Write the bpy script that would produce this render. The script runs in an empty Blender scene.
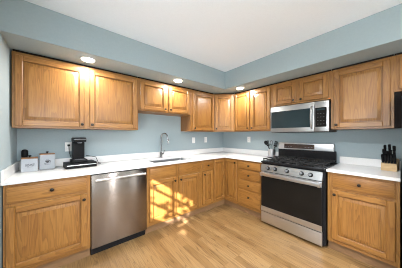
import bpy, bmesh, math, random
from mathutils import Vector, Matrix

random.seed(7)
SC = bpy.context.scene
COL = SC.collection
PI = math.pi

# ------------------------------------------------------------------ camera
cam_d = bpy.data.cameras.new('camera')
cam = bpy.data.objects.new('camera', cam_d)
COL.objects.link(cam)
cam.location = (-2.9442, -2.7255, 1.2976)
cam.rotation_euler = (PI / 2, 0, 0.8777 - PI / 2)
cam_d.sensor_width = 36
cam_d.lens = 36 * 166.6272 / 402
cam_d.shift_y = 1.2875 / 402
cam_d.clip_start = 0.02
SC.camera = cam

XL_WALL = -3.335
# ------------------------------------------------------------------ world, sun, window daylight, exposure
W = bpy.data.worlds.new('world')
SC.world = W
W.use_nodes = True
W.node_tree.nodes['Background'].inputs[0].default_value = (0.75, 0.87, 1.0, 1)
W.node_tree.nodes['Background'].inputs[1].default_value = 1.0


def light(name, kind, loc, energy, color=(1, 1, 1), direction=None, **kw):
    d = bpy.data.lights.new(name, kind)
    d.energy = energy
    d.color = color
    for k, v in kw.items():
        setattr(d, k, v)
    o = bpy.data.objects.new(name, d)
    COL.objects.link(o)
    o.location = loc
    if direction:
        o.rotation_euler = Vector(direction).to_track_quat('-Z', 'Y').to_euler()
    return o


light('sun', 'SUN', (-6, -5, 5), 30.0, (0.92, 0.93, 1.0), (1, 0.9, -0.68), angle=0.014)
light('daylight_patio_door', 'AREA', (-0.04, -4.45, 1.15), 20, (0.86, 0.935, 1.0), (-1, 0.2, 0.45),
      shape='RECTANGLE', size=1.9, size_y=2.0)
light('daylight_rear_window', 'AREA', (-1.85, -5.95, 1.45), 24, (0.88, 0.945, 1.0), (0, 1, -0.3),
      shape='RECTANGLE', size=0.25, size_y=1.2)
light('daylight_kitchen_window', 'AREA', (-3.36, -2.14, 1.40), 20, (0.90, 0.955, 1.0), (1, 0.4, -0.6),
      shape='RECTANGLE', size=0.7, size_y=0.6)
light('fill_at_added_blind', 'AREA', (XL_WALL + 0.02, -4.2, 1.35), 11, (0.88, 0.945, 1.0), (1, 0.35, 0.35),
      shape='RECTANGLE', size=1.3, size_y=1.2)  # added fill lamp on the solid left wall, no daylight opening behind it

SC.view_settings.view_transform = 'Standard'
SC.view_settings.look = 'None'
SC.view_settings.exposure = 0.8
SC.view_settings.gamma = 1.0
SC.view_settings.use_curve_mapping = False
SC.cycles.filter_width = 1.0


# ------------------------------------------------------------------ materials
def mat(name, color, rough=0.5, metal=0.0, **kw):
    m = bpy.data.materials.new(name)
    m.use_nodes = True
    b = m.node_tree.nodes['Principled BSDF']
    b.inputs['Base Color'].default_value = (*color, 1)
    b.inputs['Roughness'].default_value = rough
    b.inputs['Metallic'].default_value = metal
    for k, v in kw.items():
        b.inputs[k.replace('_', ' ')].default_value = v
    return m


class NT:
    """small node-tree writer"""
    def __init__(self, m):
        self.t = m.node_tree
        self.b = self.t.nodes['Principled BSDF']

    def n(self, typ, ins=None, **props):
        nd = self.t.nodes.new(typ)
        for k, v in props.items():
            setattr(nd, k, v)
        for k, v in (ins or {}).items():
            if isinstance(v, bpy.types.NodeSocket):
                self.t.links.new(v, nd.inputs[k])
            else:
                nd.inputs[k].default_value = v
        return nd

    def ramp(self, fac, stops):
        r = self.n('ShaderNodeValToRGB', {'Fac': fac})
        el = r.color_ramp.elements
        while len(el) < len(stops):
            el.new(0.5)
        for e, (p, c) in zip(el, stops):
            e.position = p
            e.color = (*c, 1)
        return r.outputs['Color']

    def link(self, a, b):
        self.t.links.new(a, self.b.inputs[b] if isinstance(b, str) else b)


def noisy(m, scale, amount, color, coord='Object', stretch=(1, 1, 1), bump=0.0, detail=4):
    """paint / stone: base colour with a slight mottling and optional bump"""
    w = NT(m)
    tc = w.n('ShaderNodeTexCoord')
    mp = w.n('ShaderNodeMapping', {'Vector': tc.outputs[coord], 'Scale': stretch})
    nz = w.n('ShaderNodeTexNoise', {'Vector': mp.outputs[0], 'Scale': scale, 'Detail': detail})
    lo = tuple(c * (1 - amount) for c in color)
    hi = tuple(min(1, c * (1 + amount)) for c in color)
    w.link(w.ramp(nz.outputs['Fac'], [(0.3, lo), (0.7, hi)]), 'Base Color')
    if bump:
        bp = w.n('ShaderNodeBump', {'Height': nz.outputs['Fac'], 'Strength': bump, 'Distance': 0.002})
        w.link(bp.outputs[0], 'Normal')
    return m


def make_oak(name, light_c, mid_c, dark_c, rough=0.38):
    """oak: UV in metres, U across and V along the grain"""
    m = mat(name, mid_c, rough)
    w = NT(m)
    tc = w.n('ShaderNodeTexCoord')
    # broad cathedral figure
    mp = w.n('ShaderNodeMapping', {'Vector': tc.outputs['UV'], 'Scale': (11.0, 0.75, 1)})
    n1 = w.n('ShaderNodeTexNoise', {'Vector': mp.outputs[0], 'Scale': 1.0, 'Detail': 1.0, 'Distortion': 0.25})
    mul = w.n('ShaderNodeMath', {0: n1.outputs['Fac'], 1: 13.0}, operation='MULTIPLY')
    fr = w.n('ShaderNodeMath', {0: mul.outputs[0]}, operation='FRACT')
    # fine pores
    mp2 = w.n('ShaderNodeMapping', {'Vector': tc.outputs['UV'], 'Scale': (300, 7, 1)})
    n2 = w.n('ShaderNodeTexNoise', {'Vector': mp2.outputs[0], 'Scale': 1.0, 'Detail': 3.0})
    # board-to-board tone
    mp3 = w.n('ShaderNodeMapping', {'Vector': tc.outputs['UV'], 'Scale': (5.0, 0.35, 1)})
    n3 = w.n('ShaderNodeTexNoise', {'Vector': mp3.outputs[0], 'Scale': 1.0, 'Detail': 1.0})
    a = w.ramp(fr.outputs[0], [(0.0, dark_c), (0.35, mid_c), (0.9, light_c), (1.0, mid_c)])
    b = w.ramp(n3.outputs['Fac'], [(0.3, mid_c), (0.7, light_c)])
    mx = w.n('ShaderNodeMix', data_type='RGBA')
    mx.inputs['Factor'].default_value = 0.38
    w.link(b, mx.inputs['A']); w.link(a, mx.inputs['B'])
    pores = w.ramp(n2.outputs['Fac'], [(0.34, (0.62, 0.55, 0.45)), (0.5, (1, 1, 1))])
    mm = w.n('ShaderNodeMix', data_type='RGBA', blend_type='MULTIPLY')
    mm.inputs['Factor'].default_value = 0.7
    w.link(mx.outputs['Result'], mm.inputs['A']); w.link(pores, mm.inputs['B'])
    w.link(mm.outputs['Result'], 'Base Color')
    bp = w.n('ShaderNodeBump', {'Height': n2.outputs['Fac'], 'Strength': 0.12, 'Distance': 0.001})
    w.link(bp.outputs[0], 'Normal')
    m.node_tree.nodes['Principled BSDF'].inputs['Coat Weight'].default_value = 0.15
    m.node_tree.nodes['Principled BSDF'].inputs['Coat Roughness'].default_value = 0.25
    return m


def make_floor():
    m = mat('oak_floor_boards', (0.5, 0.3, 0.12), 0.36)
    w = NT(m)
    tc = w.n('ShaderNodeTexCoord')
    sep = w.n('ShaderNodeSeparateXYZ', {0: tc.outputs['Object']})
    cmb = w.n('ShaderNodeCombineXYZ', {0: sep.outputs['Y'], 1: sep.outputs['X'], 2: 0.0})
    br = w.n('ShaderNodeTexBrick', {'Vector': cmb.outputs[0], 'Color1': (0, 0, 0, 1), 'Color2': (1, 1, 1, 1),
                                    'Mortar': (0.5, 0.5, 0.5, 1), 'Scale': 1.0, 'Mortar Size': 0.0011,
                                    'Mortar Smooth': 0.2, 'Bias': 0.0, 'Brick Width': 0.8, 'Row Height': 0.078},
             offset=0.37, offset_frequency=3)
    tone = w.ramp(br.outputs['Color'], [(0.0, (0.205, 0.115, 0.043)), (0.5, (0.26, 0.153, 0.061)), (1.0, (0.305, 0.19, 0.083))])
    # shift the grain per board
    sh = w.n('ShaderNodeVectorMath', {0: br.outputs['Color'], 1: (7.3, 3.1, 0)}, operation='MULTIPLY')
    ad = w.n('ShaderNodeVectorMath', {0: cmb.outputs[0], 1: sh.outputs[0]}, operation='ADD')
    mp = w.n('ShaderNodeMapping', {'Vector': ad.outputs[0], 'Scale': (0.8, 12, 1)})
    n1 = w.n('ShaderNodeTexNoise', {'Vector': mp.outputs[0], 'Scale': 1.0, 'Detail': 2.0, 'Distortion': 0.9})
    mul = w.n('ShaderNodeMath', {0: n1.outputs['Fac'], 1: 8.0}, operation='MULTIPLY')
    fr = w.n('ShaderNodeMath', {0: mul.outputs[0]}, operation='FRACT')
    fig = w.ramp(fr.outputs[0], [(0.0, (0.42, 0.36, 0.31)), (0.28, (1, 1, 1)), (1.0, (0.88, 0.85, 0.82))])
    mp2 = w.n('ShaderNodeMapping', {'Vector': ad.outputs[0], 'Scale': (4, 170, 1)})
    n2 = w.n('ShaderNodeTexNoise', {'Vector': mp2.outputs[0], 'Scale': 1.0, 'Detail': 3.0})
    por = w.ramp(n2.outputs['Fac'], [(0.35, (0.5, 0.44, 0.37)), (0.52, (1, 1, 1))])
    m1 = w.n('ShaderNodeMix', data_type='RGBA', blend_type='MULTIPLY')
    m1.inputs['Factor'].default_value = 0.8
    w.link(tone, m1.inputs['A']); w.link(fig, m1.inputs['B'])
    m2 = w.n('ShaderNodeMix', data_type='RGBA', blend_type='MULTIPLY')
    m2.inputs['Factor'].default_value = 0.55
    w.link(m1.outputs['Result'], m2.inputs['A']); w.link(por, m2.inputs['B'])
    m3 = w.n('ShaderNodeMix', data_type='RGBA')
    w.link(br.outputs['Fac'], m3.inputs['Factor'])
    w.link(m2.outputs['Result'], m3.inputs['A'])
    m3.inputs['B'].default_value = (0.2, 0.1, 0.04, 1)
    w.link(m3.outputs['Result'], 'Base Color')
    bp = w.n('ShaderNodeBump', {'Height': n2.outputs['Fac'], 'Strength': 0.08, 'Distance': 0.001})
    w.link(bp.outputs[0], 'Normal')
    return m


def make_steel(name, color, rough, stretch, amount=0.05):
    m = mat(name, color, rough, 1.0)
    w = NT(m)
    tc = w.n('ShaderNodeTexCoord')
    mp = w.n('ShaderNodeMapping', {'Vector': tc.outputs['Object'], 'Scale': stretch})
    nz = w.n('ShaderNodeTexNoise', {'Vector': mp.outputs[0], 'Scale': 1.0, 'Detail': 2.0})
    lo = tuple(c * (1 - amount) for c in color); hi = tuple(min(1, c * (1 + amount)) for c in color)
    w.link(w.ramp(nz.outputs['Fac'], [(0.3, lo), (0.7, hi)]), 'Base Color')
    r = w.n('ShaderNodeMapRange', {'Value': nz.outputs['Fac'], 'To Min': rough * 0.85, 'To Max': rough * 1.2})
    w.link(r.outputs[0], 'Roughness')
    return m


OAK = make_oak('honey_oak', (0.365, 0.172, 0.041), (0.255, 0.107, 0.021), (0.095, 0.033, 0.006))
OAK_SIDE = make_oak('honey_oak_carcass', (0.36, 0.17, 0.055), (0.28, 0.12, 0.035), (0.17, 0.068, 0.02), 0.5)
TOE = noisy(mat('toe_kick_board', (0.22, 0.12, 0.055), 0.6), 12, 0.12, (0.22, 0.12, 0.055), stretch=(1, 1, 6))
FLOOR = make_floor()
WALL = noisy(mat('blue_grey_paint', (0.33, 0.402, 0.428), 0.75), 60, 0.02, (0.33, 0.402, 0.428), bump=0.05)
CEIL = noisy(mat('white_ceiling_paint', (0.85, 0.91, 0.98), 0.85), 80, 0.015, (0.85, 0.91, 0.98), bump=0.05)
TRIMW = noisy(mat('white_trim_paint', (0.82, 0.82, 0.8), 0.5), 40, 0.02, (0.82, 0.82, 0.8))
QUARTZ = noisy(mat('white_quartz', (0.76, 0.755, 0.75), 0.22), 180, 0.035, (0.76, 0.755, 0.75), detail=2)
STEEL = make_steel('brushed_steel', (0.55, 0.55, 0.56), 0.34, (3, 3, 300))
STEEL_V = make_steel('dark_brushed_steel', (0.29, 0.25, 0.222), 0.22, (3, 3, 300), 0.02)
STEEL_V.node_tree.nodes['Principled BSDF'].inputs['Anisotropic'].default_value = 0.85
STEEL_V.node_tree.nodes['Principled BSDF'].inputs['Anisotropic Rotation'].default_value = 0.25
CHROME = make_steel('polished_nickel', (0.33, 0.33, 0.34), 0.2, (30, 30, 30), 0.02)
STEEL_M = make_steel('smoky_brushed_steel', (0.40, 0.395, 0.39), 0.3, (3, 3, 300))
SINKM = make_steel('sink_steel', (0.40, 0.40, 0.41), 0.4, (120, 6, 6))
BLACK = noisy(mat('black_enamel', (0.012, 0.012, 0.013), 0.22), 40, 0.2, (0.012, 0.012, 0.013))
BGLASS = noisy(mat('black_glass', (0.010, 0.009, 0.008), 0.06), 4, 0.15, (0.010, 0.009, 0.008))
MWGLASS = noisy(mat('microwave_window_glass', (0.022, 0.035, 0.04), 0.1), 4, 0.15, (0.022, 0.035, 0.04))
BPLAST = noisy(mat('black_plastic', (0.006, 0.006, 0.0065), 0.5), 80, 0.2, (0.006, 0.006, 0.0065))
IRON = noisy(mat('cast_iron', (0.02, 0.02, 0.02), 0.55), 150, 0.3, (0.02, 0.02, 0.02), bump=0.2)
KNOB = noisy(mat('dark_bronze', (0.02, 0.015, 0.012), 0.35, 0.6), 60, 0.2, (0.02, 0.015, 0.012))
WPLAST = noisy(mat('white_plastic', (0.82, 0.82, 0.8), 0.35), 60, 0.02, (0.82, 0.82, 0.8))
CANW = noisy(mat('white_tin', (0.36, 0.385, 0.415), 0.5), 60, 0.02, (0.36, 0.385, 0.415))
PALEW = make_oak('pale_wood', (0.66, 0.47, 0.25), (0.58, 0.39, 0.19), (0.45, 0.28, 0.12), 0.5)
GREYP = noisy(mat('grey_silver_plastic', (0.16, 0.165, 0.175), 0.35, 0.4), 60, 0.05, (0.16, 0.165, 0.175))
KEYG = noisy(mat('faint_key_print', (0.06, 0.062, 0.065), 0.5), 60, 0.05, (0.06, 0.062, 0.065))
GASKET = noisy(mat('dark_gasket', (0.03, 0.028, 0.026), 0.7), 60, 0.2, (0.03, 0.028, 0.026))
SILIC = noisy(mat('black_nylon', (0.008, 0.009, 0.010), 0.45), 60, 0.1, (0.008, 0.009, 0.010))
INK = noisy(mat('black_ink', (0.03, 0.03, 0.035), 0.6), 60, 0.1, (0.03, 0.03, 0.035))
COPPER = noisy(mat('smoked_display', (0.045, 0.025, 0.018), 0.12), 20, 0.3, (0.045, 0.025, 0.018))
GAP_SHADE = noisy(mat('gap_shade_black', (0.014, 0.011, 0.010), 0.6), 40, 0.25, (0.014, 0.011, 0.010))  # near-black colour standing in for shade in the cabinet gaps
LEAF = noisy(mat('leaf_green', (0.06, 0.16, 0.03), 0.6), 20, 0.3, (0.06, 0.16, 0.03))
GRASS = noisy(mat('lawn', (0.10, 0.17, 0.05), 0.9), 8, 0.3, (0.10, 0.17, 0.05))
for _m in (SILIC, BLACK, BGLASS, BPLAST, GAP_SHADE, MWGLASS, IRON):
    _m.node_tree.nodes['Principled BSDF'].inputs['Specular IOR Level'].default_value = 0.16
GAP_SHADE.node_tree.nodes['Principled BSDF'].inputs['Specular IOR Level'].default_value = 0.05
LAMPW = mat('lit_lamp_lens', (1, 1, 1), 0.5)
LAMPW.node_tree.nodes['Principled BSDF'].inputs['Emission Color'].default_value = (1, 0.95, 0.86, 1)
LAMPW.node_tree.nodes['Principled BSDF'].inputs['Emission Strength'].default_value = 22.0
GLASS = bpy.data.materials.new('window_glass')
GLASS.use_nodes = True
_t = GLASS.node_tree
_t.nodes.clear()
_o = _t.nodes.new('ShaderNodeOutputMaterial'); _x = _t.nodes.new('ShaderNodeMixShader')
_a = _t.nodes.new('ShaderNodeBsdfTransparent'); _g = _t.nodes.new('ShaderNodeBsdfGlossy')
_g.inputs['Roughness'].default_value = 0.02
_x.inputs[0].default_value = 0.06
_t.links.new(_a.outputs[0], _x.inputs[1]); _t.links.new(_g.outputs[0], _x.inputs[2]); _t.links.new(_x.outputs[0], _o.inputs[0])


# ------------------------------------------------------------------ mesh helpers
def new_bm():
    bm = bmesh.new()
    bm.loops.layers.uv.new('UVMap')
    return bm


def uv_faces(bm, faces, grain='z'):
    uv = bm.loops.layers.uv.active
    g = 'xyz'.index(grain)
    ou, ov = random.uniform(0, 20), random.uniform(0, 20)
    for f in faces:
        nrm = f.normal
        k = max(range(3), key=lambda i: abs(nrm[i]))
        ax = [i for i in range(3) if i != k]
        al = g if g in ax else ax[1]
        ac = ax[0] if al == ax[1] else ax[1]
        for lp in f.loops:
            lp[uv].uv = (lp.vert.co[ac] + ou, lp.vert.co[al] + ov)


def box(bm, x0, x1, y0, y1, z0, z1, bev=0.0, grain='z', seg=1, rot=None):
    x0, x1 = min(x0, x1), max(x0, x1); y0, y1 = min(y0, y1), max(y0, y1); z0, z1 = min(z0, z1), max(z0, z1)
    before = set(bm.faces)
    bv = set(bm.verts)
    r = bmesh.ops.create_cube(bm, size=1.0)
    for v in r['verts']:
        v.co = Vector(((x0 + x1) / 2 + v.co.x * (x1 - x0), (y0 + y1) / 2 + v.co.y * (y1 - y0), (z0 + z1) / 2 + v.co.z * (z1 - z0)))
    if bev > 0:
        es = list({e for v in r['verts'] for e in v.link_edges})
        bmesh.ops.bevel(bm, geom=es, offset=bev, segments=seg, affect='EDGES', profile=0.6)
    fs = [f for f in bm.faces if f not in before]
    for f in fs:
        f.normal_update()
    uv_faces(bm, fs, grain)
    if rot is not None:
        for v in bm.verts:
            if v not in bv:
                v.co = rot @ v.co
    return fs


def lathe(bm, prof, c=(0, 0, 0), axis='z', seg=20, mtx=None):
    """profile of (radius, height) turned about an axis through c; closed with caps"""
    before = set(bm.faces)
    rings = []
    for r, h in prof:
        ring = []
        for i in range(seg):
            a = 2 * PI * i / seg
            p = (r * math.cos(a), r * math.sin(a), h)
            if axis == 'y':
                p = (p[0], h, p[1])
            elif axis == 'x':
                p = (h, p[0], p[1])
            v = Vector(p)
            if mtx is not None:
                v = mtx @ v
            ring.append(bm.verts.new(v + Vector(c)))
        rings.append(ring)
    for a, b in zip(rings, rings[1:]):
        for i in range(seg):
            bm.faces.new((a[i], a[(i + 1) % seg], b[(i + 1) % seg], b[i]))
    bm.faces.new(list(reversed(rings[0])))
    bm.faces.new(rings[-1])
    fs = [f for f in bm.faces if f not in before]
    bmesh.ops.recalc_face_normals(bm, faces=fs)
    for f in fs:
        f.normal_update()
    uv_faces(bm, fs)
    return fs


def tube(bm, pts, r, seg=10):
    """round bar along points; r a number or one per point"""
    before = set(bm.faces)
    pts = [Vector(p) for p in pts]
    rs = r if isinstance(r, (list, tuple)) else [r] * len(pts)
    rings = []
    up = None
    for i, p in enumerate(pts):
        d = (pts[min(i + 1, len(pts) - 1)] - pts[max(i - 1, 0)]).normalized()
        if up is None:
            up = Vector((0, 0, 1)) if abs(d.z) < 0.9 else Vector((1, 0, 0))
        s = d.cross(up)
        if s.length < 1e-4:
            s = d.orthogonal()
        s.normalize()
        up = s.cross(d).normalized()
        rings.append([bm.verts.new(p + (s * math.cos(2 * PI * k / seg) + up * math.sin(2 * PI * k / seg)) * rs[i]) for k in range(seg)])
    for a, b in zip(rings, rings[1:]):
        for i in range(seg):
            bm.faces.new((a[i], a[(i + 1) % seg], b[(i + 1) % seg], b[i]))
    bm.faces.new(list(reversed(rings[0])))
    bm.faces.new(rings[-1])
    fs = [f for f in bm.faces if f not in before]
    bmesh.ops.recalc_face_normals(bm, faces=fs)
    for f in fs:
        f.normal_update()
    uv_faces(bm, fs)


def prism(bm, pts, z0, z1, grain='z'):
    before = set(bm.faces)
    lo = [bm.verts.new((x, y, z0)) for x, y in pts]
    hi = [bm.verts.new((x, y, z1)) for x, y in pts]
    n = len(pts)
    bm.faces.new(list(reversed(lo))); bm.faces.new(hi)
    for i in range(n):
        bm.faces.new((lo[i], lo[(i + 1) % n], hi[(i + 1) % n], hi[i]))
    fs = [f for f in bm.faces if f not in before]
    bmesh.ops.recalc_face_normals(bm, faces=fs)
    for f in fs:
        f.normal_update()
    uv_faces(bm, fs, grain)


def cells(bm, xs, ys, keep, z0, z1, bev=0.0, to=None):
    """slab made of kept cells of a grid (so it may have holes), between z0 and z1; `to` maps (a, b, c) to a point"""
    to = to or (lambda a, b, c: (a, b, c))
    vt = {}

    def v(i, j, k):
        if (i, j, k) not in vt:
            vt[(i, j, k)] = bm.verts.new(to(xs[i], ys[j], (z0, z1)[k]))
        return vt[(i, j, k)]
    nx, ny = len(xs) - 1, len(ys) - 1
    K = {(i, j) for i in range(nx) for j in range(ny) if keep((xs[i] + xs[i + 1]) / 2, (ys[j] + ys[j + 1]) / 2)}
    for i, j in K:
        bm.faces.new((v(i, j, 1), v(i + 1, j, 1), v(i + 1, j + 1, 1), v(i, j + 1, 1)))
        bm.faces.new((v(i, j, 0), v(i, j + 1, 0), v(i + 1, j + 1, 0), v(i + 1, j, 0)))
        for di, dj, a, b in ((-1, 0, (i, j + 1), (i, j)), (1, 0, (i + 1, j), (i + 1, j + 1)),
                             (0, -1, (i, j), (i + 1, j)), (0, 1, (i + 1, j + 1), (i, j + 1))):
            if (i + di, j + dj) not in K:
                bm.faces.new((v(*a, 0), v(*b, 0), v(*b, 1), v(*a, 1)))
    bmesh.ops.recalc_face_normals(bm, faces=bm.faces)
    bmesh.ops.dissolve_limit(bm, angle_limit=0.02, verts=bm.verts, edges=bm.edges)
    if bev:
        es = [e for e in bm.edges if len(e.link_faces) == 2 and e.calc_face_angle() > 0.5]
        bmesh.ops.bevel(bm, geom=es, offset=bev, segments=2, affect='EDGES', profile=0.6)
    for f in bm.faces:
        f.normal_update()
    uv_faces(bm, list(bm.faces))


def obj(name, bm, m, parent=None, smooth=True):
    me = bpy.data.meshes.new(name)
    bm.to_mesh(me)
    bm.free()
    me.materials.append(m)
    if smooth:
        me.polygons.foreach_set('use_smooth', [True] * len(me.polygons))
        me.set_sharp_from_angle(angle=math.radians(35))
    o = bpy.data.objects.new(name, me)
    COL.objects.link(o)
    if parent:
        o.parent = parent
    return o


def thing(name, label, cat, loc=(0, 0, 0), rotz=0.0, group=None):
    o = bpy.data.objects.new(name, None)
    o.empty_display_size = 0.1
    COL.objects.link(o)
    o.location = loc
    o.rotation_euler = (0, 0, rotz)
    return tag(o, label, cat, group)


def tag(o, label, cat, group=None):
    o['label'] = label
    o['category'] = cat
    if group:
        o['group'] = group
    return o


def struct(name, bm, m, parent=None):
    o = obj(name, bm, m, parent, smooth=False)
    if parent is None:
        o['kind'] = 'structure'
    return o


# ------------------------------------------------------------------ the room
XL, YR, ZC = -3.335, -6.0, 2.445       # left wall, rear wall, ceiling
ZS, DS = 2.137, 0.6755                 # soffit underside and depth

b = new_bm(); box(b, XL - 0.12, 0.12, YR - 0.12, 0.12, -0.1, 0.0); struct('floor', b, FLOOR)
b = new_bm(); box(b, XL - 0.12, 0.12, YR - 0.12, 0.12, ZC, ZC + 0.1); struct('ceiling', b, CEIL)
b = new_bm(); box(b, XL - 0.12, 0.12, 0.0, 0.12, 0, ZC); struct('wall_back', b, WALL)
DY0, DY1, DZ1 = -5.45, -3.45, 2.2                 # patio door in the right wall, past the refrigerator
b = new_bm()
cells(b, [YR - 0.12, DY0, DY1, 0.0], [0, DZ1, ZC], lambda y, z: not (DY0 < y < DY1 and z < DZ1),
      0.0, 0.12, to=lambda a, c, d: (d, a, c))
struct('wall_right', b, WALL)
WY0, WY1, WZ0, WZ1 = -2.50, -1.78, 1.08, 1.69     # kitchen window in the left wall
b = new_bm()
cells(b, [YR - 0.12, WY0, WY1, 0.0], [0, WZ0, WZ1, ZC], lambda y, z: not (WY0 < y < WY1 and WZ0 < z < WZ1),
      XL - 0.12, XL, to=lambda a, c, d: (d, a, c))
struct('wall_left', b, WALL)
RX0, RX1, RZ0, RZ1 = -2.15, -1.55, 0.85, 2.05     # window in the rear wall
b = new_bm()
cells(b, [XL, RX0, RX1, 0.0], [0, RZ0, RZ1, ZC], lambda x, z: not (RX0 < x < RX1 and RZ0 < z < RZ1),
      YR - 0.12, YR, to=lambda a, c, d: (a, d, c))
struct('wall_rear', b, WALL)
b = new_bm()
prism(b, [(XL, 0), (0, 0), (0, YR), (-DS, YR), (-DS, -DS), (XL, -DS)], ZS, ZC)
s = struct('ceiling_soffit', b, WALL)

# kitchen window: frame, muntins, glass, a blind with a few slats
b = new_bm()
for z0, z1 in ((WZ0, WZ0 + 0.03), (WZ1 - 0.03, WZ1)):
    box(b, XL - 0.09, XL - 0.03, WY0, WY1, z0, z1, 0.003)
for y0, y1 in ((WY0, WY0 + 0.03), (WY1 - 0.03, WY1)):
    box(b, XL - 0.09, XL - 0.03, y0, y1, WZ0, WZ1, 0.003)
w1 = struct('window_1', b, TRIMW)
b = new_bm(); box(b, XL - 0.065, XL - 0.06, WY0 + 0.02, WY1 - 0.02, WZ0 + 0.02, WZ1 - 0.02); struct('window_pane', b, GLASS, w1)
b = new_bm()
for z in (1.33, 1.53):
    box(b, XL - 0.08, XL - 0.045, WY0 + 0.01, WY1 - 0.01, z - 0.012, z + 0.012, 0.002)
box(b, XL - 0.08, XL - 0.045, -2.155, -2.125, WZ0 + 0.01, WZ1 - 0.01, 0.002)
struct('window_muntin', b, TRIMW, w1)
b = new_bm()
box(b, XL - 0.03, XL + 0.03, WY0 - 0.04, WY1 + 0.04, WZ0 - 0.03, WZ0, 0.004)
struct('window_sill', b, TRIMW, w1)

# frame and blind added on the solid left wall to carry a fill lamp
b = new_bm()
for z0, z1 in ((0.72, 0.76), (1.96, 2.0)):
    box(b, XL + 0.0005, XL + 0.016, -4.92, -3.48, z0, z1, 0.003)
for y0, y1 in ((-4.92, -4.88), (-3.52, -3.48)):
    box(b, XL + 0.0005, XL + 0.016, y0, y1, 0.76, 1.96, 0.003)
w3 = struct('added_window', b, TRIMW)
b = new_bm(); box(b, XL + 0.0005, XL + 0.006, -4.88, -3.52, 0.76, 1.96); struct('added_blind', b, TRIMW, w3)

# patio door and rear window: frames and glass
b = new_bm()
for y0, y1 in ((DY0, DY0 + 0.06), (-4.49, -4.41), (DY1 - 0.06, DY1)):
    box(b, 0.03, 0.09, y0, y1, 0, DZ1, 0.004)
box(b, 0.03, 0.09, DY0, DY1, DZ1 - 0.06, DZ1, 0.004)
box(b, 0.03, 0.09, DY0, DY1, 0, 0.05, 0.004)
d1 = struct('door_1', b, TRIMW)
b = new_bm(); box(b, 0.058, 0.064, DY0 + 0.05, DY1 - 0.05, 0.04, DZ1 - 0.05); struct('door_glass', b, GLASS, d1)
b = new_bm()
for x0, x1 in ((RX0, RX0 + 0.04), (RX1 - 0.04, RX1)):
    box(b, x0, x1, YR - 0.09, YR - 0.03, RZ0, RZ1, 0.004)
for z0, z1 in ((RZ0, RZ0 + 0.04), (RZ1 - 0.04, RZ1), (1.43, 1.47)):
    box(b, RX0, RX1, YR - 0.09, YR - 0.03, z0, z1, 0.004)
w2 = struct('window_2', b, TRIMW)
b = new_bm(); box(b, RX0 + 0.02, RX1 - 0.02, YR - 0.064, YR - 0.058, RZ0 + 0.02, RZ1 - 0.02); struct('window_pane', b, GLASS, w2)
b = new_bm(); box(b, -30, 30, -40, 30, -0.35, -0.3); struct('terrain', b, GRASS)

# unseen leaves added outside the kitchen window to block and dapple the sun
b = new_bm()
rl = random.Random(21)
n_leaf = 0
while n_leaf < 380:
    c = Vector((-3.72 + rl.uniform(-0.1, 0.1), rl.uniform(-3.2, -2.0), rl.uniform(1.0, 2.1)))
    t = XL - c.x                                # where this leaf's shadow falls on the window plane
    y, z = c.y + 0.9 * t, c.z - 0.68 * t
    low = z < -0.72 * (y + 0.61) + 0.11         # leaves packed below a slanting line to cut the sun, sparse above
    far = (-1.85 - y) / 0.6
    if not low and rl.random() > 0.045 + 0.25 * max(0, far):
        continue
    n_leaf += 1
    q = Matrix.Rotation(rl.uniform(-0.5, 0.5) + 0.7, 3, 'Z') @ Matrix.Rotation(rl.uniform(-0.7, 0.7), 3, 'X') @ Matrix.Rotation(PI / 2, 3, 'Y') @ Matrix.Rotation(rl.uniform(0, 3), 3, 'Z')
    L, Wd = rl.uniform(0.04, 0.075), rl.uniform(0.016, 0.028)
    vs = [b.verts.new(c + q @ Vector((u * L, v * Wd, 0.006 * (1 - u * u)))) for u, v in
          ((-1, 0), (-0.5, 0.8), (0.1, 1), (0.6, 0.6), (1, 0), (0.6, -0.6), (0.1, -1), (-0.5, -0.8))]
    b.faces.new(vs)
br = obj('sun_break_leaves', b, LEAF, smooth=False)
br['kind'] = 'stuff'
br['label'] = 'green leaves added outside the kitchen window to break up the sun'
br['category'] = 'leaves'

# ------------------------------------------------------------------ cabinets
# local frame: x along the run, y = 0 the front of the face frame (doors stand proud at y < 0), z up from the floor
LEFT_RUN, RIGHT_RUN = 0.0, -PI / 2


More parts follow.
